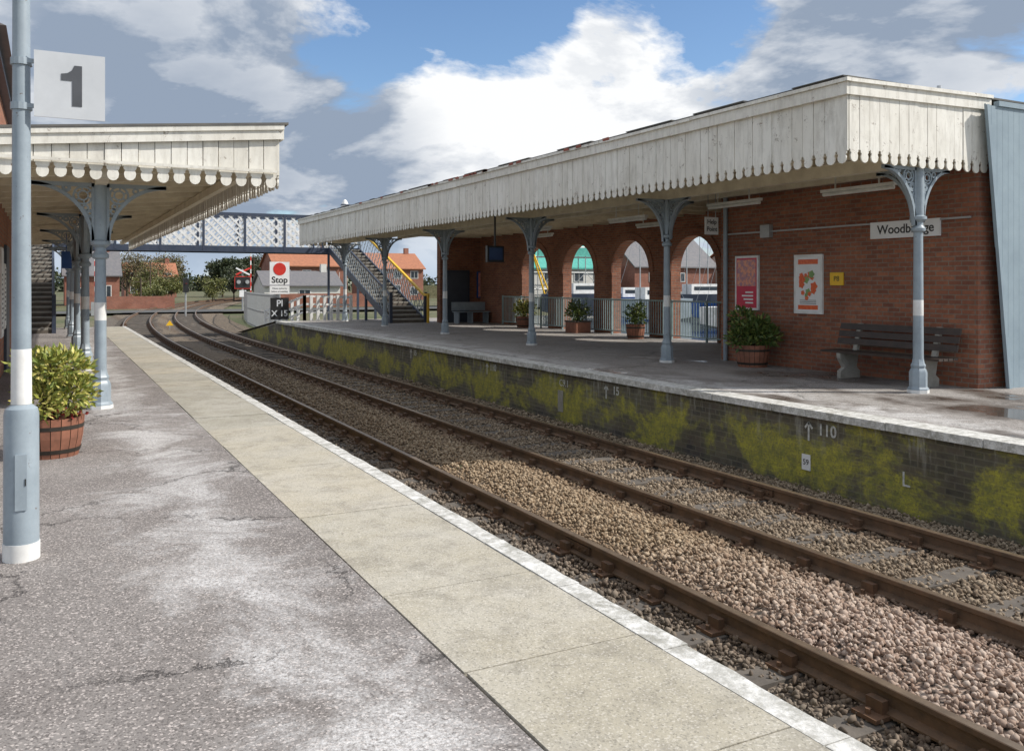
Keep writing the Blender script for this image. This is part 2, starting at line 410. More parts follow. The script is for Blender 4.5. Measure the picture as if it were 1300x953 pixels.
# ------------------------------------------------------------------ platforms
pl=root('platform')
m=MB(); m.box(-8,1.5,-14,36,-1.2,0,0); 
m.add([(-8,36,0),(1.5,36,0),(1.5,46,-.95),(-8,46,-.95),(-8,36,-1.2),(1.5,36,-1.2),(1.5,46,-1.2),(-8,46,-1.2)],[(0,1,2,3),(1,5,6,2),(0,3,7,4)],0)
m.obj('surface',TAR1,pl)
m=MB(); m.box(1.5,P1-.06,-14,36,-1.2,-.07,0); m.add([(1.5,36,-.07),(P1-.06,36,-.07),(P1-.06,46,-.97),(1.5,46,-.97),(1.5,36,-1.2),(P1-.06,36,-1.2),(P1-.06,46,-1.2),(1.5,46,-1.2)],[(0,1,2,3),(1,5,6,2),(0,3,7,4)],0)
m.obj('retaining_wall',BR_W,pl)
m=MB(); y=-14.0; random.seed(3)
while y<36:
    L=random.choice([.95,1.0,1.1,1.35,1.7]); y1=min(y+L,36); 
    e=random.uniform(0,.008); sk=random.uniform(-.003,.006)
    m.prism([(1.503+e,y+.006,-.069),(1.503+e+sk,y1-.006,-.069),(P1-.135,y1-.006+sk*.6,-.069),(P1-.135,y+.006,-.069)],(0,0,.072+random.uniform(-.003,.003)),0); y+=L
m.obj('coping_slabs',SLAB,pl)
m=MB(); y=-14.0
while y<36:
    L=.9; n=6; pts=[(P1-.13,y+.004),(P1-.13,min(y+L,36)-.004)]
    for q in range(n,-1,-1): pts.append((P1+random.uniform(-.012,.003),min(y+.004+(L-.008)*q/n,36)))
    m.prism([(a,b,-.069) for a,b in pts],(0,0,.075+random.uniform(-.002,.002)),0); y+=L
m.add([(1.505,36,.004),(P1,36,.004),(P1,46,-.93),(1.505,46,-.93)],[(0,1,2,3)],0)
m.obj('white_edge_strip',EDGE,pl)
pl=root('platform')
m=MB(); m.box(P2+.38,16.3,-14,38,-1.2,0,0)
m.add([(P2+.38,38,0),(16.3,38,0),(16.3,47,-.95),(P2+.38,47,-.95),(P2+.38,47,-1.2),(16.3,47,-1.2)],[(0,1,2,3)],0)
m.obj('surface',TAR2,pl)
m=MB(); m.box(P2+.07,P2+.378,-14,38,-1.2,-.09,0); m.add([(P2+.07,38,-.09),(P2+.07,47,-1.0),(P2+.07,38,-1.2)],[(0,1,2)],0)
m.obj('retaining_wall',BR_W,pl)
m=MB(); y=-14.0
while y<38:
    e=random.uniform(-.012,.012); m.box(P2+e,P2+.375,y+.004,min(y+.6,38)-.004,-.089,.004+random.uniform(-.003,.003),0); y+=.6
m.add([(P2,38,.004),(P2+.37,38,.004),(P2+.37,47,-.93),(P2,47,-.93)],[(0,1,2,3)],0)
m.obj('white_edge_coping',EDGE,pl)
WP=pm('chalk_white_paint',(.66,.66,.62),(.35,.35,.32),25,.8,0)
def yat(x,X,f=1120):
    d=f*X/((x-64)*.886); return (d-.4636*X)/.886
xw=P2+.066
for xi,s in((1050,'110'),(782,'15'),(626,'110'),(527,'15')):
    yw=yat(xi,xw); text(s,(xw,yw,-.24),.20,WP,pl,'-X','painted_stop_mark',bold=.004)
    m=MB(); ya=yw+.30
    m.beam((xw,ya,-.40),(xw,ya,-.17),.028,.004,0,up=(1,0,0)); m.beam((xw,ya,-.17),(xw,ya+.06,-.24),.026,.004,0,up=(1,0,0)); m.beam((xw,ya,-.17),(xw,ya-.06,-.24),.026,.004,0,up=(1,0,0)); m.obj('painted_arrow',WP,pl)
text('L',(xw,yat(1150,xw),-.62),.24,WP,pl,'-X','painted_letter')
text('C9.1',(xw,yat(716,xw),-.28),.18,WP,pl,'-X','painted_mark')
ps=root('track_distance_plate'); y=yat(1024,xw); m=MB(); m.box(xw-.012,xw,y-.07,y+.07,-.78,-.58,0); m.obj('plate',SIGNW2,ps); text('59',(xw-.014,y,-.68),.1,BLACK,ps,'-X')
ps=root('track_distance_plate'); y=yat(712,xw); m=MB(); m.box(xw-.012,xw,y-.09,y+.09,-.82,-.42,0); m.obj('plate',CONC,ps)
# ------------------------------------------------------------------ canopy pieces
def scallops(mb,p0,u,n,L,ztop0,ztop1,zbot,pitch,th=.022,D=.17,mi=0):
    u=Vector(u);n=Vector(n);p0=Vector(p0); k=int(round(L/pitch)); w=L/k
    for i in range(k):
        a=i*w+.003;b=(i+1)*w-.003-random.random()*.004; ww=b-a; dz=random.uniform(-.010,.010); off=random.uniform(-.006,.006)
        zt=ztop0+(ztop1-ztop0)*(i+.5)/k; zt0=ztop0+(ztop1-ztop0)*i/k; zt1=ztop0+(ztop1-ztop0)*(i+1)/k
        pts=[(a,zt0),(a,zbot+D),(a+.09*ww,zbot+D),(a+.11*ww,zbot+D*.80),(a+.20*ww,zbot+D*.72),(a+.13*ww,zbot+.52*D)]
        brk=random.random()<.03
        for q in range(0,7):
            t=math.pi*(1-q/6); pts.append((a+ww*(.5+.37*math.cos(t)),zbot+D*.42*(1-(.35 if brk and q>2 else 1)*math.sin(t))))
        pts+=[(b-.13*ww,zbot+.52*D),(b-.20*ww,zbot+D*.72),(b-.11*ww,zbot+D*.80),(b-.09*ww,zbot+D),(b,zbot+D),(b,zt1)]
        P=[p0+u*s+n*off+Vector((0,0,z+ (dz if z<zt-.01 else 0))) for s,z in pts]
        mb.prism(P,-n*th,mi)
def bracket(mb,c,u,a,b,mi=0):
    c=Vector(c);u=Vector(u).normalized();z=Vector((0,0,1)); nn=u.cross(z); t=.045
    mb.beam(c-z*.02,c+u*b-z*.02,.06,.05,mi,up=z); mb.beam(c+u*.015,c+u*.015-z*a,.04,.06,mi,up=nn)
    pr=None
    for i in range(15):
        th=math.pi/2*i/14; p=c+u*(b-b*math.sin(th)*.97)+z*(-a+a*math.cos(th)*.97) 
        if pr is not None: mb.beam(pr,p,.045,t+.015,mi,up=nn)
        pr=p
    def inside(x,zv,r):
        X=(b-x)/b; Z=(a-zv)/a; return math.hypot(X,Z)*min(a,b)-r>min(a,b)*.99 and x-r>.0 and zv-r>0
    placed=[]
    for r in(.19,.14,.10,.075,.055,.04,.028):
        r*=min(a,b)/.6
        for k in range(260):
            x=random.uniform(r,b);zv=random.uniform(r,a)
            if inside(x,zv,r*.8) and all(math.hypot(x-p[0],zv-p[1])>(r+p[2])*.97 for p in placed):
                placed.append((x,zv,r)); mb.ring(c+u*x-z*zv,u,z,r*.92,.024,.026,14,mi)
                if r>.045:
                    mb.ring(c+u*x-z*zv,u,z,r*.5,.02,.024,10,mi)
                    for q in range(6):
                        an=q*math.pi/3+.4; d=u*math.cos(an)+z*math.sin(an); mb.beam(c+u*x-z*zv+d*r*.5,c+u*x-z*zv+d*r*.93,.018,.018,mi,up=nn)
def column(mb,x,y,h,r=.068):
    mb.lathe([(.15,0),(.15,.06),(.125,.09),(.125,.30),(.11,.34),(.095,.36),(.105,.40),(.085,.44),(r+.008,.50)],(x,y,0),8,0)
    mb.lathe([(.153,0),(.153,.045)],(x,y,0),8,1)
    mb.lathe([(r+.006,.48),(r+.003,1.13)],(x,y,0),14,0)
    mb.lathe([(r+.004,1.13),(r+.003,1.36)],(x,y,0),14,1)
    mb.lathe([(r+.003,1.36),(r-.004,h-.95),(r+.03,h-.93),(r+.035,h-.89),(r+.01,h-.86),(r,h-.84),(r,h-.80),(r+.05,h-.76),(r+.05,h-.72),(r+.012,h-.70),(r+.012,h)],(x,y,0),14,0)
# ---- canopy over far platform (right)
c2=root('platform_canopy')
FX=9.65;YN=8.55;YF=38.5;ZB=3.25;ZT=4.38
random.seed(11)
m=MB(); scallops(m,(FX,YN,0),(0,1,0),(-1,0,0),YF-YN,ZT-.18,ZT-.18,ZB,.205)
scallops(m,(FX+.03,YN,0),(1,0,0),(0,-1,0),3.0,ZT-.18,ZT-.12,ZB+.02,.205)
scallops(m,(FX+.03,YF+.02,0),(1,0,0),(0,-1,0),2.2,ZT-.18,ZT-.18,ZB+.02,.205)
m.obj('scalloped_fascia',WHITE,c2)
m=MB()
for (z0,z1,o) in((ZT-.20,ZT-.03,.035),(ZT-.03,ZT+.02,.07)):
    y=YN-o
    while y<YF: 
        y2=min(y+random.uniform(2.5,4.0),YF+.03); e=random.uniform(-.008,.008); m.box(FX-o-.024+e,FX-.001,y,y2-.004,z0+e*.7,z1+e*.7,0); y=y2
m.obj('front_moulding',WHITE,c2)
m=MB()
for (z0,z1,o) in((ZT-.20,ZT-.03,.035),(ZT-.03,ZT+.02,.07)):
    m.prism([(FX+.002,YN-o-.003,z0),(FX+3.04,YN-o-.003,z0+.06),(FX+3.04,YN-o-.003,z1+.06),(FX+.002,YN-o-.003,z1)],(0,o+.02,0),0)
m.obj('end_moulding',WHITE,c2)
m=MB()
m.box(FX-.06,16.5,YN-.05,33.6,ZT+.022,ZT+.05,0); m.box(FX-.06,12.0,33.6,YF,ZT+.022,ZT+.05,0)
y=YN
while y<YF-1:
    L=random.uniform(.3,1.6); m.box(FX-.09,FX+.3,y,y+L,ZT+.0505,ZT+.053+random.uniform(0,.018),0); y+=L+random.uniform(.0,1.4)
m.obj('felt_roof',FELT,c2)
m=MB()
for i in range(22):
    y=random.uniform(14,30); y=20.5+random.gauss(0,1.6) if i<14 else y
    m.prism([(FX-.104,y,ZT-.01),(FX-.104,y+random.uniform(.15,.35),ZT-.01),(FX-.104,y+random.uniform(.12,.3),ZT+.045),(FX-.104,y+.03,ZT+.05)],(.004,0,0),0)
m.obj('red_lead_patches',pm('flaking_red_paint',(.35,.10,.07),(.25,.09,.06),9,.8,.1),c2)
m=MB(); y=YN+.05
m.box(FX+.03,16.4,YN+.06,33.5,3.62,3.64,0); m.box(FX+.03,12,33.5,YF-.05,3.62,3.64,0)
while y<33.4:
    m.box(FX+.03,15.98,y,y+.06,3.50,3.619,1); y+=.95
m.box(FX+.05,FX+.15,YN+.1,YF-.1,3.40,3.60,1)
m.box(11.03,11.17,YN+.1,YF-.2,3.30,3.50,1); m.box(12.3,12.42,YN+.1,33.4,3.38,3.50,1)
m.obj('ceiling_and_beams',[CEIL,BEAM],c2)
posts=[(11.3,8.72)]+[(11.12,8.75+5.7*k) for k in range(1,5)]+[(11.12,36.6)]
for i,(x,y) in enumerate(posts):
    m=MB(); column(m,x,y,3.30); m.obj('column',[BLUE,WHITE2],c2,smooth=True)
    m=MB(); bracket(m,(x,y+.07,3.30),(0,1,0),.8,.65)
    if i: bracket(m,(x,y-.07,3.30),(0,-1,0),.8,.65)
    bracket(m,(x-.07,y,3.30),(-1,0,0),.85,.68); bracket(m,(x+.07,y,3.30),(1,0,0),.8,.6)
    m.obj('spandrel_bracket',BLUE,c2)
for (x,y,z) in((11.9,9.6,3.12),(11.9,12.6,3.12),(11.9,16.2,3.05),(11.9,20.5,3.05),(14,18,3.1),(14,24,3.1)):
    lf=root('fluorescent_light'); m=MB(); m.box(x-.05,x+.05,y,y+1.5,z+.05,z+.1,0); m.tube((x,y+.03,z+.02),(x,y+1.47,z+.02),.035,n=10); m.box(x-.01,x+.01,y+.3,y+.32,z+.1,3.62); m.box(x-.01,x+.01,y+1.2,y+1.22,z+.1,3.62); m.obj('batten',LIGHTW,lf)
# ---- canopy over near platform (left)
c1=root('platform_canopy')
FX1=2.62;YN1=11.5;YF1=36.0;ZB1=2.83;WX=-.75
m=MB(); scallops(m,(FX1,YN1,0),(0,1,0),(1,0,0),YF1-YN1,3.48,3.48,ZB1,.19)
scallops(m,(WX+.02,YN1,0),(1,0,0),(0,-1,0),FX1-WX-.03,3.16,3.50,ZB1,.187)
m.obj('scalloped_fascia',WHITE,c1)
m=MB()
for (z0,z1,o) in((-.06,.06,.03),(.06,.12,.055)):
    m.prism([(WX,YN1-o-.026,3.20+z0),(FX1+.05,YN1-o-.026,3.52+z0),(FX1+.05,YN1-o-.026,3.52+z1),(WX,YN1-o-.026,3.20+z1)],(0,o+.003,0),0)
m.box(FX1+.026,FX1+.06,YN1+.01,YF1,3.46,3.64,0)
m.box(WX,FX1-.03,YN1-.05,YN1-.027,3.02,3.055,0)
m.obj('moulding',WHITE,c1)
m=MB(); m.prism([(WX,YN1-.09,3.325),(FX1+.1,YN1-.09,3.645),(FX1+.1,YN1-.09,3.675),(WX,YN1-.09,3.355)],(0,YF1-YN1+.1,0),0); m.obj('felt_roof',FELT,c1)
m=MB(); m.prism([(WX,YN1+.03,3.02),(FX1-.03,YN1+.03,3.30),(FX1-.03,YN1+.03,3.32),(WX,YN1+.03,3.04)],(0,YF1-YN1-.1,0),0)
y=YN1+.3
while y<YF1-.2:
    m.prism([(WX,y,2.92),(FX1-.05,y,3.20),(FX1-.05,y,3.298),(WX,y,3.018)],(0,.07,0),1); y+=1.0
m.box(.5,.64,YN1+.1,YF1-.1,2.86,2.99,1); m.box(2.3,2.4,YN1+.1,YF1-.1,3.05,3.17,1)
m.obj('ceiling_and_beams',[CEIL,BEAM],c1)
for k in range(5):
    x=.57;y=12.5+5.6*k
    m=MB(); column(m,x,y,2.86); m.obj('column',[BLUE,WHITE2],c1,smooth=True)
    m=MB(); 
    bracket(m,(x+.07,y,2.88),(1,0,0),.75,.72); bracket(m,(x-.07,y,2.88),(-1,0,0),.75,.72); bracket(m,(x,y+.07,2.88),(0,1,0),.65,.6)
    if k: bracket(m,(x,y-.07,2.88),(0,-1,0),.65,.6)
    m.obj('spandrel_bracket',BLUE,c1)
# ------------------------------------------------------------------ left brick station building
sb=root('brick_station_building')
m=MB(); m.box(-9,WX,13.2,24,0,4.9,0); m.obj('walls',BR_L,sb)
m=MB(); m.prism([(WX+.25,13,4.9),(-9,13,4.9),(-5,13,6.6)],(0,11.2,0),0); m.obj('roof',SLATE,sb)
m=MB(); m.box(WX+.001,WX+.13,13.1,24.1,4.78,4.9,0); m.obj('gutter',NAVY,sb)
m=MB(); m.box(WX+.002,WX+.05,18.4,19.6,.0,2.3,0); m.obj('door',DOORB,sb)
for i,(y,z0,z1) in enumerate(((15.4,.95,2.1),(16.7,.7,2.2),(17.7,.8,1.95))):
    p=root('notice_board'); m=MB(); m.box(WX+.002,WX+.04,y,y+.75,z0,z1,0); m.box(WX+.04,WX+.045,y+.05,y+.70,z0+.05,z1-.05,1)
    for k in range(12): m.box(WX+.045,WX+.047,y+.12,y+.3+.3*random.random(),z0+.15+k*.08,z0+.18+k*.08,2)
    m.obj('board',[WHITE2 if i else BENCHW,SIGNW2,GREYT],p)
w=MB(); w.box(-3.2,-1.9,24,40,-.9,2.4,0); w.obj('brick_wall',BR_L)
# ------------------------------------------------------------------ right shelter building
sh=root('brick_platform_building')
AX=16.0
m=MB(); m.box(12.5,12.85,8.60,14.4,0,3.61,0); m.box(12.85,AX,14.06,14.4,0,3.61,0); m.box(12.851,AX+.3,8.61,8.9,0,3.61,0)
m.box(14.2,AX+.3,33.5,33.85,0,3.61,0)
m.obj('walls',BR,sh)
m=MB(); cs=[19.6,22.65,25.7,28.75,31.8]; hw=1.0; sp=1.95
prev=14.4
for c in cs[:4]:
    m.box(AX,AX+.35,prev,c-hw,0,sp,0); prev=c+hw
m.box(AX,AX+.35,prev,33.5,0,sp,0)
prev=14.4
for c in cs[:4]:
    m.box(AX,AX+.35,prev,c-hw,sp,3.61,0); prev=c+hw
    N=20
    for i in range(N):
        a0=math.pi*i/N;a1=math.pi*(i+1)/N
        y0,z0=c+hw*math.cos(a0),sp+hw*math.sin(a0);y1,z1=c+hw*math.cos(a1),sp+hw*math.sin(a1)
        for X in(AX,AX+.35): m.add([(X,y0,z0),(X,y1,z1),(X,y1,3.61),(X,y0,3.61)],[(0,1,2,3)])
        m.add([(AX,y0,z0),(AX,y1,z1),(AX+.35,y1,z1),(AX+.35,y0,z0)],[(0,1,2,3)])
m.box(AX,AX+.35,prev,33.5,sp,3.61,0)
m.obj('arcade_wall',BR,sh,recalc=False)
m=MB()
for c in cs[:4]: m.ring((AX-.012,c,sp),(0,1,0),(0,0,1),hw+.115,.22,.03,24,0,0,math.pi)
m.obj('arch_rings',VOUS,sh)
m=MB(); m.box(15.0-.6,15.0+.5,33.44,33.498,0,2.15,1); m.box(15.0-.5,15.0+.4,33.40,33.439,0,2.05,0); m.obj('door',[DOORB,NAVY],sh)
m=MB(); m.tube((12.44,14.2,0),(12.44,14.2,3.5),.045,n=10); m.obj('downpipe',BLUE,sh)
m=MB(); 
m.beam((12.47,8.7,2.62),(12.47,14.3,2.62),.03,.03)
m.box(12.40,12.5,12.9,13.15,2.5,2.75); m.obj('conduit',GALV,sh)
rl=root('arcade_railing'); m=MB(); X=15.75
m.beam((X,17.2,1.1),(X,30.9,1.1),.04,.04); m.beam((X,17.2,.12),(X,30.9,.12),.03,.03)
y=17.2
while y<30.9: m.beam((X,y,.12),(X,y,1.1),.016,.016); y+=.115
for i in range(10): m.beam((X,17.2+1.52*i,0),(X,17.2+1.52*i,1.14),.05,.05)
m.obj('bars',pm('railing_paint',(.30,.40,.40),None,4,.5,0),rl)
es=root('boarded_end_screen'); m=MB(); Y=8.425
XA,XB2=12.42,12.96
x=XA; i=0; bw=.135
zq=lambda q: max(0,4.3*(1-(q-XA)/(XB2-XA)))
while x<17:
    x1=x+bw
    m.prism([(x+.002,Y,zq(x)),(x1-.002,Y,zq(x1)),(x1-.002,Y,4.28),(x+.002,Y,4.28)],(0,.025+.008*(i%2),0),0)
    x=x1;i+=1
m.beam((XA,Y-.02,4.28),(XB2,Y-.02,0),.06,.05,0,up=(0,1,0)); m.box(12.70,17.1,Y-.03,Y+.06,4.282,4.36,0)
m.obj('boards',PANEL,es)
m=MB(); m.tube((12.95,9.6,4.4),(12.95,9.6,4.85),.035,n=8); m.box(12.86,13.04,9.52,9.68,4.6,4.66); m.obj('vent_pipe',SIGNW,es)
# ------------------------------------------------------------------ signs, posters (right)
xw=12.498
def poster(name,y0,y1,z0,z1,frame,parts):
    p=root(name); m=MB(); m.box(xw-.04,xw,y0,y1,z0,z1,0); m.box(xw-.043,xw-.0401,y0+.045,y1-.045,z0+.045,z1-.045,1); mats=[frame]+parts
    return p,m,mats
p,m,mats=poster('framed_poster',13.26,13.93,1.07,2.16,WHITE2,[MAG,PPINK,SIGNW2])
m.box(xw-.046,xw-.0431,13.33,13.86,1.55,2.08,2)
for k in range(4): m.box(xw-.047,xw-.0432,13.40,13.62+.05*(k%3),1.2+.07*k,1.23+.07*k,3)
m.obj('poster',mats,p)
p,m,mats=poster('framed_poster',11.62,12.31,1.04,2.14,WHITE2,[SIGNW2,ORG,pm('poster_green',(.25,.4,.15)),GREYT])
random.seed(5)
for k in range(16):
    cy,cz=11.965+random.uniform(-.16,.16),1.58+random.uniform(-.25,.22); r=random.uniform(.04,.10)
    m.prism([(xw-.0432-.0004*k,cy+r*math.cos(a*.628)*(1 if a%2 else .7),cz+r*math.sin(a*.628)*(1 if a%2 else .7)) for a in range(10)],(-.002,0,0),2 if k%4 else 3)
m.box(xw-.046,xw-.0432,11.72,12.2,1.96,2.05,2); m.box(xw-.046,xw-.0432,11.72,12.2,1.12,1.20,2)
for k in range(3): m.box(xw-.046,xw-.0432,11.76,12.16,1.225+.03*k,1.235+.03*k,4)
m.obj('poster',mats,p)
p=root('platform_marker_sign'); m=MB(); m.box(xw-.02,xw,11.16,11.46,1.57,1.80,0); m.obj('plate',YEL,p); text('P8',(xw-.022,11.31,1.685),.13,BLACK,p,'-X')
p=root('station_name_sign'); m=MB(); m.box(xw-.05,xw-.01,9.22,10.55,2.36,2.64,0); m.box(xw-.01,xw,9.4,9.46,2.4,2.6,1); m.box(xw-.01,xw,10.3,10.36,2.4,2.6,1); m.obj('board',[SIGNW2,GALV],p); text('Woodbridge',(xw-.052,9.86,2.50),.21,BLACK,p,'-X',bold=.003)
p=root('help_point_sign'); m=MB(); m.box(12.02,12.36,14.33,14.36,2.62,2.98,0); m.tube((12.1,14.345,2.98),(12.1,14.345,3.5),.01,n=6,mi=1); m.tube((12.3,14.345,2.98),(12.3,14.345,3.5),.01,n=6,mi=1); m.obj('board',[SIGNW2,GALV],p)
text('Help',(12.19,14.328,2.88),.13,BLACK,p,bold=.002); text('Point',(12.19,14.328,2.73),.13,BLACK,p,bold=.002)
p=root('information_screen'); m=MB(); m.box(10.45,10.95,21.4,21.52,2.18,2.62,0); m.box(10.50,10.90,21.385,21.399,2.24,2.57,1); m.tube((10.7,21.45,2.62),(10.7,21.45,3.5),.03,n=8); m.obj('monitor',[BLACK,pm('screen_blue',(.05,.08,.16),None,3,.15,0)],p)
p=root('framed_poster'); m=MB(); m.box(15.85,16.45-.0,33.44,33.498,1.0,2.1,0); m.box(15.9,16.4,33.43,33.439,1.05,2.05,1); m.obj('poster',[BLUES,PPINK],p)
p=root('notice_board'); m=MB(); m.box(16.62,16.98,33.44,33.498,1.0,2.1,0); m.obj('board',SIGNW,p)
# ------------------------------------------------------------------ bench
def bench(x0,x1,y0,y1,mats,legs=2):
    b=root('platform_bench'); m=MB()
    for k in range(4): m.box(x0+.02+k*.115,x0+.115+k*.115,y0,y1,.43,.465,0)
    for k in range(3):
        z=.56+k*.125; xo=x1-.05+.035*k; m.prism([(xo,y0,z),(xo+.03,y0,z),(xo+.055,y0,z+.10),(xo+.025,y0,z+.10)],(0,y1-y0,0),0)
    m.obj('slats',mats[0],b); m=MB()
    for y in(y0+.35,y1-.43):
        m.prism([(x0+.04,y,0),(x1+.02,y,0),(x1+.02,y,.12),(x1-.06,y,.18),(x1+.0,y,.46),(x1+.12,y,.92),(x1+.06,y,.92),(x1-.08,y,.428),(x0+.02,y,.428),(x0+.03,y,.34),(x0+.14,y,.18),(x0+.04,y,.12)],(0,.08,0),0)
    m.obj('legs',mats[1],b)
bench(11.78,12.26,8.75,11.05,[BENCHW,CONC])
b=root('waiting_bench'); m=MB()
m.box(14.4,15.9,32.3,32.75,.44,.47,0); m.box(14.4,15.9,32.78,32.81,.5,.85,0)
for x in(14.5,15.1,15.8): m.box(x,x+.05,32.35,32.8,0,.44,0)
m.obj('seat_and_legs',BLUE,b)
# ------------------------------------------------------------------ plants
def leaves(mb,c,rad,n,size,mi=0,shell=.5,aspect=.45):
    for _ in range(n):
        while True:
            d=Vector((random.gauss(0,1),random.gauss(0,1),random.gauss(0,1)))
            if d.length>.01: break
        d.normalize(); r=random.uniform(shell,1)**.7
        p=Vector(c)+Vector((d.x*rad[0],d.y*rad[1],d.z*rad[2]))*r
        a=(d+Vector((random.uniform(-1,1),random.uniform(-1,1),random.uniform(-.3,1)))*.8).normalized()
        b=a.cross(Vector((random.uniform(-1,1),random.uniform(-1,1),random.uniform(-1,1)))).normalized()
        nn=a.cross(b); s=size*random.uniform(.6,1.3); w=s*aspect
        mb.add([p,p+a*s*.5+b*w*.5+nn*s*.08,p+a*s,p+a*s*.5-b*w*.5+nn*s*.08],[(0,1,2,3)],mi)
def planter(x,y,rt,h,leafm,rad,n,size,square=False,flowers=False):
    p=root('planter'); m=MB()
    if square:
        m.box(x-rt,x+rt,y-rt,y+rt,0,h,0); m.box(x-rt-.02,x+rt+.02,y-rt-.02,y+rt+.02,h-.05,h-.001,1)
    else:
        N=20
        for i in range(N):
            a0=2*math.pi*i/N+.012;a1=2*math.pi*(i+1)/N-.012
            prof=[(rt*.82,0),(rt*.95,h*.5),(rt,h)]
            vs=[];
            for r,z in prof: vs+=[(x+r*math.cos(a0),y+r*math.sin(a0),z),(x+r*math.cos(a1),y+r*math.sin(a1),z)]
            vs+=[(x+(rt-.03)*math.cos(a0),y+(rt-.03)*math.sin(a0),h),(x+(rt-.03)*math.cos(a1),y+(rt-.03)*math.sin(a1),h),(x+(rt-.04)*math.cos(a0),y+(rt-.04)*math.sin(a0),h-.08),(x+(rt-.04)*math.cos(a1),y+(rt-.04)*math.sin(a1),h-.08)]
            m.add(vs,[(0,1,3,2),(2,3,5,4),(4,5,7,6),(6,7,9,8)],0)
        m.lathe([(rt*.87,h*.12),(rt*.91,h*.22)],(x,y,0),20,1); m.lathe([(rt*.985,h*.72),(rt*1.0,h*.82)],(x,y,0),20,1)
        m.lathe([(rt*.8,.01),(rt*.93,h*.5),(rt-.05,h-.06)],(x,y,0),20,2)
    m.box(x-rt*.6,x+rt*.6,y-rt*.6,y+rt*.6,h-.1,h-.05,2)
    m.obj('tub',[BARREL,HOOP,SOIL],p,recalc=False)
    m=MB(); hz=h+rad[2]*.75
    for k in range(9):
        a=random.uniform(0,6.28); q=(x+math.cos(a)*rad[0]*.5,y+math.sin(a)*rad[1]*.5,h+rad[2]*random.uniform(.7,1.5)); m.tube((x,y,h-.06),q,.012,.005,5,1)
    for k in range(12):
        a=random.uniform(0,6.28);rr=random.uniform(.2,.7)
        c=(x+math.cos(a)*rad[0]*rr,y+math.sin(a)*rad[1]*rr,hz+random.uniform(-.45,.55)*rad[2])
        leaves(m,c,(rad[0]*.46,rad[1]*.46,rad[2]*.43),n//12,size,0,.3)
    if flowers: leaves(m,(x+.1,y-.15,h+.04),(rt*.8,rt*.5,.06),60,.035,2,.2,.9)
    m.obj('foliage',[leafm,BARK,L_RED],p,recalc=False)
planter(.0,9.3,.29,.36,L_VAR,(.46,.46,.38),3000,.07,flowers=True)
planter(12.02,12.95,.33,.42,L_GRN,(.48,.48,.42),1700,.11)
planter(15.1,21.1,.28,.42,L_GRN,(.35,.35,.40),700,.10)
planter(15.25,24.5,.3,.4,L_GRN,(.42,.42,.38),700,.11,square=True)
planter(15.3,28.3,.3,.4,L_VAR,(.45,.45,.4),700,.12)
# ------------------------------------------------------------------ lamp post with platform number
lp=root('platform_lamp_post'); m=MB(); x,y=-.15,5.88
m.lathe([(.098,0),(.098,.10)],(x,y,0),20,1); m.lathe([(.094,.10),(.092,.84),(.085,.875),(.052,.90)],(x,y,0),20,0); m.lathe([(.055,.90),(.053,1.22)],(x,y,0),18,1); m.lathe([(.052,1.22),(.040,5.2)],(x,y,0),18,0)
m.box(x-.03,x+.03,y-.1,y-.09,.3,.62,0); m.box(x+.02,x+.026,y-.104,y-.1,.44,.48,2)
m.tube((x,y,5.2),(x+.1,y-.5,5.4),.03,n=8); m.box(x-.02,x+.22,y-1.1,y-.5,5.36,5.46,0)
m.obj('post',[BLUE,WHITE2,BLACK],lp,smooth=True)
ns=root('platform_number_sign'); m=MB(); Y=y-.07
m.box(-.085,.29,Y,Y+.012,2.57,2.955,0); m.box(-.16,-.085,Y+.02,Y+.035,2.62,2.645,1); m.box(-.16,-.085,Y+.02,Y+.035,2.88,2.905,1); m.box(-.085,.25,Y+.0122,Y+.03,2.62,2.645,1);m.box(-.085,.25,Y+.0122,Y+.03,2.88,2.905,1)
m.lathe([(.058,0),(.058,.04)],(x,y,2.61),14,1); m.lathe([(.058,0),(.058,.04)],(x,y,2.87),14,1)
m.obj('plate',[SIGNW,BLUE],ns)
m=MB(); cx,cz=.118,2.762
one=[(-.004,-.118),(.048,-.118),(.048,.122),(.008,.122),(-.006,.092),(-.030,.074),(-.062,.068),(-.062,.030),(-.004,.030)]
m.prism([(cx+a,Y-.003,cz+b_) for a,b_ in one],(0,.0028,0),0); m.obj('numeral_1',GREYT,ns)
p=root('hanging_sign'); m=MB(); m.box(.25,.5,26.0,26.04,2.0,2.45,0); m.tube((.37,26.02,2.45),(.37,26.02,2.95),.012,n=6); m.obj('board',BLUES,p)
# ------------------------------------------------------------------ footbridge
fb=root('footbridge'); YB=43.0;x0=-1.2;x1=13.8;zb_,ztp=3.15,4.95
m=MB()
m.box(x0,x1,YB,YB+1.7,zb_,zb_+.14,0)
for Y in(YB-.04,YB+1.74):
    m.box(x0,x1,Y-.05,Y+.05,zb_-.06,zb_+.22,0); m.box(x0,x1,Y-.05,Y+.05,ztp-.14,ztp,0)
    for i in range(9):
        xx=x0+(x1-x0)*i/8; m.box(xx-.05,xx+.05,Y-.06,Y+.06,zb_,ztp,0)
    H=ztp-.14-(zb_+.22); za=zb_+.22
    pit=.42
    n=int((x1-x0+H)/pit)+1
    for i in range(n):
        a=x0-H+i*pit
        for sg in(1,-1):
            xa,xb=a,a+H; ta=max(0,(x0-xa)/H);tb=min(1,(x1-xa)/H)
            if tb<=ta: continue
            f=(lambda t:za+H*t) if sg==1 else (lambda t:za+H*(1-t))
            m.beam((xa+H*ta,Y+.008*sg,f(ta)),(xa+H*tb,Y+.008*sg,f(tb)),.012,.085,1,up=(0,0,1))
m.obj('span',[NAVY,WHITE2],fb)
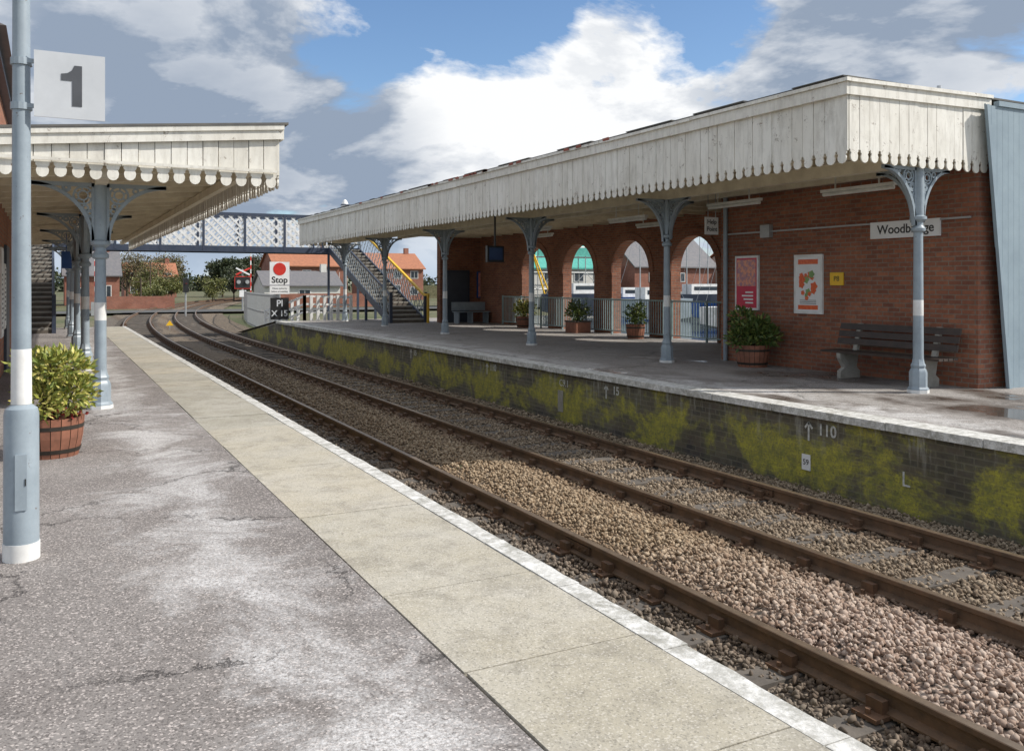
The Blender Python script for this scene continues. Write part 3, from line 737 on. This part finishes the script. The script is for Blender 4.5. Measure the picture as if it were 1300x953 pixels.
def stair(name,X0,X1,ys,ye,zt,zb0=0):
    m=MB(); n=20
    for i in range(n):
        y0=ys+(ye-ys)*i/n;y1=ys+(ye-ys)*(i+1)/n;z=zb0+(zt-zb0)*(i+1)/n
        m.box(X0+.05,X1-.05,y0,y1+.03,z-.05,z,1); m.box(X0+.05,X1-.05,y0+.0,y0+.02,z-(zt/n),z-.051,2)
    for X in(X0,X1):
        m.beam((X,ys,zb0+.0),(X,ye,zt+.0),.06,.3,0); m.beam((X,ys,zb0+1.1),(X,ye,zt+1.1),.06,.09,0)
        for i in range(26):
            y0=ys+(ye-ys)*i/26;y1=ys+(ye-ys)*(i+2)/26 if i<25 else ye
            z0=zb0+(zt-zb0)*i/26;z1=zb0+(zt-zb0)*(i+2)/26 if i<25 else zt
            m.beam((X,y0,z0+.1),(X,y1,z1+1.05),.012,.04,3); m.beam((X+.01,y0,z0+1.05),(X+.01,y1,z1+.1),.012,.04,3)
        m.box(X-.06,X+.06,ys-.06,ys+.06,0,1.25,0)
        for t in(.35,.7,1): 
            yy=ys+(ye-ys)*t; m.box(X-.05,X+.05,yy-.05,yy+.05,-1,zb0+(zt-zb0)*t,0)
    m.obj(name,[NAVY,CONC,SLEEP,BLUE],fb)
stair('stair_flight',12.2,13.7,33.9,42.9,zb_+.14)
stair('stair_flight',-1.2,.1,32.0,42.9,zb_+.14)
m=MB(); m.beam((13.6,33.8,1.15),(13.6,42.5,zb_+1.25),.09,.09); m.beam((13.6,33.8,1.15),(13.6,33.3,1.15),.09,.09); m.beam((13.6,33.35,1.15),(13.6,33.35,0),.08,.08); m.obj('handrail',YEL,fb)
p=root('lantern'); m=MB(); m.tube((12.3,40.5,-.3),(12.3,40.5,5.1),.05,.04,10,0); m.lathe([(.08,0),(.2,.12),(.2,.18),(.08,.42),(.03,.46)],(12.3,40.5,5.1),12,1); m.lathe([(.22,.18),(.12,.30)],(12.3,40.5,5.1),12,0); m.obj('post_and_lamp',[NAVY,SIGNW2],p)
# ------------------------------------------------------------------ Stop board etc
p=root('stop_board'); m=MB(); x,y=9.35,41.0
m.tube((x,y,-1),(x,y,2.6),.05,n=10,mi=2); m.box(x-.45,x+.45,y-.06,y-.04,1.55,2.6,0)
m.prism([(x+.29*math.cos(a*math.pi/12),y-.062,2.27+.29*math.sin(a*math.pi/12)) for a in range(24)],(0,-.01,0),1)
m.box(x-.45,x+.45,y-.06,y-.04,1.12,1.50,0); m.box(x-.42,x+.42,y-.06,y-.04,-.05,.95,3)
m.obj('board',[SIGNW2,RED,GALV,BLACK],p)
text('Stop',(x,y-.063,1.76),.40,BLACK,p,bold=.008); text('Obtain authority',(x,y-.063,1.38),.10,BLACK,p); text('before proceeding',(x,y-.063,1.24),.10,BLACK,p)
text('Pl',(x,y-.063,.68),.42,SIGNW,p,bold=.006); text('X 15',(x,y-.063,.22),.38,SIGNW,p,bold=.006)
f=root('white_ramp_fence'); m=MB()
for (xa,ya,xb,yb) in((9.9,38.6,9.9,46.5),(9.9,38.6,12,38.6)):
    n=7
    for i in range(n+1):
        t=i/n; X=xa+(xb-xa)*t;Y=ya+(yb-ya)*t; zz=-.95*max(0,(Y-38)/9); m.box(X-.06,X+.06,Y-.06,Y+.06,zz,zz+1.15,0)
    za=0;zc=-.95*max(0,(yb-38)/9)
    for h in(.35,.7,1.05): m.beam((xa,ya,za+h),(xb,yb,zc+h),.04,.09,0)
m.obj('rails',WHITE2,f)
f=root('mesh_fence'); m=MB(); pts=[(10.3,45.5),(10.8,53),(11.6,60),(12.9,68),(14.6,77)]
for (xa,ya),(xb,yb) in zip(pts[:-1],pts[1:]):
    for h in(-.95,0,.95): m.beam((xa,ya,h),(xb,yb,h),.04,.05)
    n=int(math.hypot(xb-xa,yb-ya)/.16)
    for i in range(n): t=i/n; m.beam((xa+(xb-xa)*t,ya+(yb-ya)*t,-1.05),(xa+(xb-xa)*t,ya+(yb-ya)*t,1.05),.05,.02)
m.obj('pales',GALV,f)
g=MB(); g.add([(-60,80,-.83),(80,80,-.83),(80,87,-.83),(-60,87,-.83)],[(0,1,2,3)]); g.obj('road',pm('asphalt',(.07,.07,.07),(.1,.1,.095),2,.9,.2,60))
def barrier(x,y,L):
    p=root('level_crossing_barrier'); m=MB(); m.box(x-.3,x+.3,y-.25,y+.25,-1,.1,2)
    for i in range(12): m.beam((x,y,.1+abs(L)*i/12),(x,y,.1+abs(L)*(i+1)/12),.1,.12,i%2)
    m.obj('arm',[WHITE2,RED,GALV],p)
barrier(3.2,79,5); barrier(17.5,89,5)
def lights(x,y):
    p=root('level_crossing_signal'); m=MB(); m.tube((x,y,-1),(x,y,2.9),.08,n=8,mi=2); m.box(x-.65,x+.65,y-.1,y,1.2,2.2,0)
    m.box(x-.72,x+.72,y-.08,y-.02,1.13,2.27,1)
    for sx in(-.38,.38): m.tube((x+sx,y-.1,1.75),(x+sx,y-.25,1.75),.18,n=12,mi=2)
    m.beam((x-.6,y-.12,2.4),(x+.6,y-.12,3.0),.12,.14,1); m.beam((x-.6,y-.14,3.0),(x+.6,y-.14,2.4),.12,.14,3)
    m.box(x-.3,x+.3,y-.12,y-.05,.4,1.0,3)
    m.obj('post_and_lamps',[BLACK,RED,GALV,SIGNW2],p)
lights(15.4,82)
def signalpost(x,y,h):
    p=root('railway_signal'); m=MB(); m.tube((x,y,-1),(x,y,h),.07,n=8); m.box(x-.2,x+.2,y-.25,y,h-1.1,h,1); m.lathe([(.09,0),(.09,.01)],(x,y-.3,h-.4),8,2); m.obj('post_and_head',[GALV,BLACK,RED],p)
signalpost(9.5,74,2.0)
for (x,y,h) in((8.4,100,2.2),(11.0,118,4.2),(30,150,6),(-1,70,4)):
    p=root('utility_pole'); m=MB(); m.tube((x,y,-1),(x,y,h),.10,.07,8); m.beam((x-.6,y,h-.4),(x+.6,y,h-.4),.08,.08); m.obj('pole',BARK,p)
p=root('track_warning_board'); m=MB(); x,y=5.3+dev(52),52; m.tube((x,y,-1),(x,y,-.55),.03,n=6); m.prism([(x-.2,y-.03,-.72),(x+.2,y-.03,-.72),(x,y-.03,-.42)],(0,.02,0),1); m.obj('board',[GALV,YEL],p)
# ------------------------------------------------------------------ houses
def house(name,x0,x1,y0,y1,ze,zr,wall,roof,win):
    h=root(name); m=MB(); m.box(x0,x1,y0,y1,-1,ze,0); yc=(y0+y1)/2
    m.prism([(x0,y0,ze),(x0,y1,ze),(x0,yc,zr-.15)],(x1-x0,0,0),0)
    m.obj('walls',wall,h); m=MB()
    m.prism([(x0-.3,y0-.4,ze-.15),(x0-.3,yc,zr),(x0-.3,yc,zr+.15),(x0-.3,y0-.4,ze)],(x1-x0+.6,0,0),0)
    m.prism([(x0-.3,y1+.4,ze-.15),(x0-.3,yc,zr),(x0-.3,yc,zr+.15),(x0-.3,y1+.4,ze)],(x1-x0+.6,0,0),0)
    m.obj('roof',roof,h)
    m=MB(); m.box(x1-1.6,x1-.9,yc-.3,yc+.3,zr-.5,zr+1.0,0); m.obj('chimney',wall,h)
    m=MB()
    for (wx,wz,ww,wh) in win:
        m.box(x0+wx,x0+wx+ww,y0-.06,y0-.003,wz,wz+wh,0); m.box(x0+wx+.08,x0+wx+ww/2-.03,y0-.07,y0-.061,wz+.08,wz+wh-.08,1); m.box(x0+wx+ww/2+.03,x0+wx+ww-.08,y0-.07,y0-.061,wz+.08,wz+wh-.08,1)
    m.obj('windows',[WHITE2,GLASS],h)
W4=[(1,2.4,1.3,1.2),(4,2.4,1.3,1.2),(6.8,2.4,1.3,1.2),(1,-.2,1.3,1.3),(4,-.6,1.1,2),(6.8,-.2,1.3,1.3)]
house('brick_house',28.5,38,128,137,4.2,6.7,BR_F,TILE,W4)
house('brick_house',36.5,46,150,160,4.6,7.2,BR_F,TILE,W4)
house('brick_house',44,53,132,141,4.0,6.4,BR_F,TILE,W4)
house('brick_house',1.5,7.5,118,127,2.6,5.6,BR_F,SLATE,W4[:1]+W4[3:5])
house('brick_house',12,21,176,184,3.0,5.4,BR_F,TILE,W4)
house('brick_house',-9,0,112,121,4.2,6.6,BR_F,TILE,W4)
house('white_bungalow',22,31,104,110,1.4,3.0,RENDER,SLATE,[(1,-.1,1.4,1),(4,-.1,1.4,1)])
w=MB(); w.box(2,11.5,98,98.3,-1,.3,0); w.obj('garden_wall',BR_F)
w=MB(); w.box(20,36,96,96.3,-1,.5,0); w.obj('garden_wall',BR_F)
house('riverside_house',60,72,84,93,3.6,7.0,BR_F,SLATE,[(1,-.2,1.3,1.3),(4,-.2,1.3,1.3),(7,-.2,1.3,1.3),(2,1.8,1.3,1.1),(6,1.8,1.3,1.1)])
house('riverside_house',74,90,80,90,3.2,6.0,RENDER,TILE,W4)
house('boat_shed',44,58,86,98,3.4,6.2,RENDER,TEAL,[(1,-.2,1.3,1.3),(5,-.2,1.3,1.3),(9,-.2,1.3,1.3),(1,1.8,1.3,1.1),(5,1.8,1.3,1.1),(9,1.8,1.3,1.1)])
p=root('scaffold_tower'); m=MB()
for i in range(9):
    for j in range(2): m.tube((40+i*2.0,82+j*1.5,-1),(40+i*2.0,82+j*1.5,6.0),.06,n=6)
for z in(1,2.8,4.5,5.6):
    for j in range(2): m.tube((40,82+j*1.5,z),(56,82+j*1.5,z),.05,n=6)
    if z<5: m.box(40,56,82,83.4,z-.08,z-.055,2)
for i in range(8): m.tube((40+i*2.0,81.95,1 if i%2 else 2.8),(42+i*2.0,81.95,2.8 if i%2 else 1),.04,n=6)
m.box(46,56,81.86,81.9,4.6,5.5,1); m.obj('frame',[GALV,TEAL,SLEEP],p)
p=root('boat_crane'); m=MB(); a=Vector((36,62,-1));b_=Vector((33,60,4.6)); m.beam(a,b_,.10,.10,0); m.beam(a+Vector((.7,0,0)),b_,.08,.08,0)
for i in range(10): 
    t=i/10; m.beam(a+(b_-a)*t,a+Vector((.7,0,0))+(b_-a-Vector((.7,0,0)))*(t+.08),.04,.04,0)
m.obj('jib',YEL,p)
def boat(x,y,L,s,col):
    b=root('moored_boat'); m=MB(); st=[(0,.15,.5),(.2,.5,.2),(.5,.6,.1),(.8,.55,.1),(1,.42,.2)]
    vs=[];
    for t,w,k in st:
        X=x+L*t; W=w*L*.28; vs+=[(X,y-W,1.1*s-1),(X,y-W*.6,k-1),(X,y+W*.6,k-1),(X,y+W,1.1*s-1)]
    fs=[]
    for i in range(4):
        a=i*4;fs+=[(a,a+4,a+5,a+1),(a+1,a+5,a+6,a+2),(a+2,a+6,a+7,a+3),(a+3,a+7,a+4,a)]
    fs+=[(0,1,2,3),(16,17,18,19)]; m.add(vs,fs,0); m.box(x+L*.35,x+L*.75,y-.6,y+.6,1.1*s-1,1.1*s-.2,1); m.box(x+L*.38,x+L*.73,y-.61,y+.61,1.1*s-.7,1.1*s-.4,3)
    m.tube((x+L*.35,y,.1),(x+L*.35,y,L*1.05),.06,.03,6,2); m.tube((x+L*.35,y,.9),(x+L*.85,y,.95),.05,n=6,mi=2)
    for e in(0,1): m.tube((x+L*(.02 if e else .98),y,.4),(x+L*.35,y,L),.012,n=4,mi=2)
    m.obj('hull_cabin_mast',[col,WHITE2,GALV,GLASS],b)
random.seed(4)
for i,(x,y) in enumerate([(30,36),(36,44),(34,50),(42,56),(46,50),(40,62),(50,62),(33,58),(55,70)]): boat(x,y,random.uniform(6,9),random.uniform(1.2,1.7),[WHITE2,BLUES,BLUE,NAVY][i%4])
w=MB(); w.box(55,420,150,152,-1.2,1.2,0); w.obj('far_river_bank',GROUND)
# ------------------------------------------------------------------ trees
def tree(name,x,y,h,w,leafm,n,size,z0=-1.05,bare=False):
    p=root(name); m=MB(); th=h*.35
    m.tube((x,y,z0),(x,y,z0+th),h*.03,h*.022,8,0)
    tips=[]
    for k in range(12):
        a=k*.7+random.uniform(-.3,.3); r=w*random.uniform(.35,.95); z=z0+h*random.uniform(.35,.95)
        q=(x+math.cos(a)*r*.6,y+math.sin(a)*r*.6,z); m.tube((x,y,z0+th*random.uniform(.6,1)),q,h*.014,h*.004,6,0); tips.append(q)
        for j in range(5 if bare else 2):
            q2=(q[0]+random.uniform(-.3,.3)*w,q[1]+random.uniform(-.3,.3)*w,q[2]+random.uniform(-.05,.13)*h); m.tube(q,q2,h*.005,h*.001,4,0)
            tips.append(q2)
    tips.append((x,y,z0+h*.85))
    m.obj('trunk_and_limbs',BARK,p); m=MB()
    for q in tips: 
        s=w*random.uniform(.22,.38); leaves(m,q,(s,s,s*.8),n//len(tips),size,0,.1,.8)
    m.obj('crown',leafm,p,recalc=False)
random.seed(21)
for (nm,x,y,h,w,l,n,s,b) in [('bare_tree',9.5,134,7.2,3.8,L_BRN,4600,.2,1),('bare_tree',14,150,6.4,4,L_BRN,4200,.2,1),('bare_tree',12,142,5.4,3.4,L_HED,3800,.2,0),('shrub',13.5,132,3.2,2,L_HED,2400,.2,0),('shrub',16,140,3.4,2.4,L_HED,2400,.22,0),('shrub',11,126,3,2,L_HED,2400,.2,0),
      ('evergreen_tree',30,180,7.4,5,L_DRK,6200,.4,0),('evergreen_tree',36,190,7.8,5,L_DRK,6200,.4,0),('evergreen_tree',41,184,7,5,L_DRK,6200,.4,0),('evergreen_tree',33,172,6.2,4.6,L_DRK,5200,.35,0),('bare_tree',22,200,8,5,L_BRN,3200,.35,1),('bare_tree',25,240,9,6,L_BRN,3400,.4,1),
      ('evergreen_tree',48,178,7,5,L_DRK,3500,.4,0),('bare_tree',5,150,8,5,L_BRN,3500,.3,1),('tree',-6,140,8,5,L_GRN,2500,.35,0),('shrub',20,128,3,2.4,L_HED,2000,.22,0),('shrub',25,140,4,3,L_DRK,2400,.25,0),('shrub',10,104,2.2,1.6,L_HED,1500,.18,0)]:
    tree(nm,x,y,h,w,l,n,s,bare=bool(b))
m=MB()
for i in range(170):
    t=i/169; x=-60+t*460; y=330-60*t+random.uniform(-8,8); h=random.uniform(4,9)
    leaves(m,(x,y,h*.4-1),(4.5,3,h*.6),170,1.1,0,.1,.8)
m.obj('distant_trees',L_DRK,recalc=False)
# ------------------------------------------------------------------ world
w=bpy.data.worlds.new('World'); scene.world=w; w.use_nodes=True
el=R(40); phi=R(60)
sd=Vector((math.sin(phi)*math.cos(el),-math.cos(phi)*math.cos(el),math.sin(el)))
t=NT(w); bg=t.n['Background']
sky=t.new('ShaderNodeTexSky',sky_type='NISHITA'); sky.sun_disc=False; sky.sun_elevation=el; sky.sun_rotation=math.atan2(sd.x,sd.y); sky.air_density=1.0;sky.dust_density=.3;sky.ozone_density=2.4
gen=t.new('ShaderNodeTexCoord').outputs['Generated']; x,y,z=t.xyz(gen)
def blob(az,ele,r):
    d=(math.sin(R(az))*math.cos(R(ele)),math.cos(R(az))*math.cos(R(ele)),math.sin(R(ele)))
    n=t.new('ShaderNodeVectorMath',operation='DOT_PRODUCT'); t.link(gen,n.inputs[0]); n.inputs[1].default_value=d
    return t.ramp(n.outputs['Value'],math.cos(R(r)),1.0)
zz=t.math('ADD',t.math('MAXIMUM',z,0.0),.34)
cv=t.comb(t.math('DIVIDE',x,zz),t.math('DIVIDE',y,zz),t.math('MULTIPLY',z,2.2))
dn=t.noise(cv,1.7,15,.58,.2)
A=lambda a,b:t.math('ADD',a,b)
M=lambda a,b:t.math('MULTIPLY',a,b)
bias=A(A(M(blob(30,11,11),.13),M(blob(10,8,16),.12)),A(M(blob(52,14,13),.11),M(blob(22,17.5,10),-.20)))
bias=A(bias,A(M(blob(2,16,12),.07),M(blob(13,2.0,6),-.10)))
bias=A(bias,M(blob(41,17,6),-.08))
dt=A(dn,bias)
dens=t.ramp(dt,.445,.505)
off=t.new('ShaderNodeVectorMath',operation='ADD'); t.link(cv,off.inputs[0]); off.inputs[1].default_value=(.07,-.04,.09)
dn3=t.noise(off.outputs[0],1.7,10,.58,.2)
lit=t.math('SUBTRACT',dn,dn3)
thick=t.ramp(dt,.50,.76)
gsh=A(A(M(blob(10,7,14),1.1),M(blob(54,15,15),.9)),A(M(blob(31,12,11),-1.0),M(blob(0,14,10),.3)))
shade=A(M(t.ramp(lit,.05,-.06),.65),A(M(thick,.38),M(gsh,.5)))
shade=t.math('MAXIMUM',t.math('MINIMUM',shade,1.0),0.0)
cc=t.mix(shade,(8.5,8.6,8.7),(2.6,3.2,4.15))
hor=t.ramp(z,0.0,.08)
cc=t.mix(hor,(4.3,5.2,6.4),cc)
skc=t.mix(dens,t.mix(1.0,sky.outputs[0],(1.05,1.15,1.25),'MULTIPLY'),cc)
t.link(skc,bg.inputs['Color']); bg.inputs['Strength'].default_value=.117
s=bpy.data.lights.new('sun','SUN'); s.energy=4.9; s.angle=R(.5); s.color=(1,.95,.88)
so=bpy.data.objects.new('sun',s); scene.collection.objects.link(so); so.rotation_euler=(-sd).to_track_quat('-Z','Y').to_euler()
cd=bpy.data.cameras.new('camera'); cam=bpy.data.objects.new('camera',cd); scene.collection.objects.link(cam)
cam.location=(0,0,1.6); cam.rotation_euler=(R(90),0,-math.atan(586/1120))
cd.sensor_width=36; cd.sensor_fit='HORIZONTAL'; cd.lens=36*1120/1300; cd.shift_y=-116.5/1300; cd.clip_end=5000; cd.clip_start=.05
scene.camera=cam
scene.view_settings.view_transform='Standard'; scene.view_settings.look='None'; scene.view_settings.exposure=0
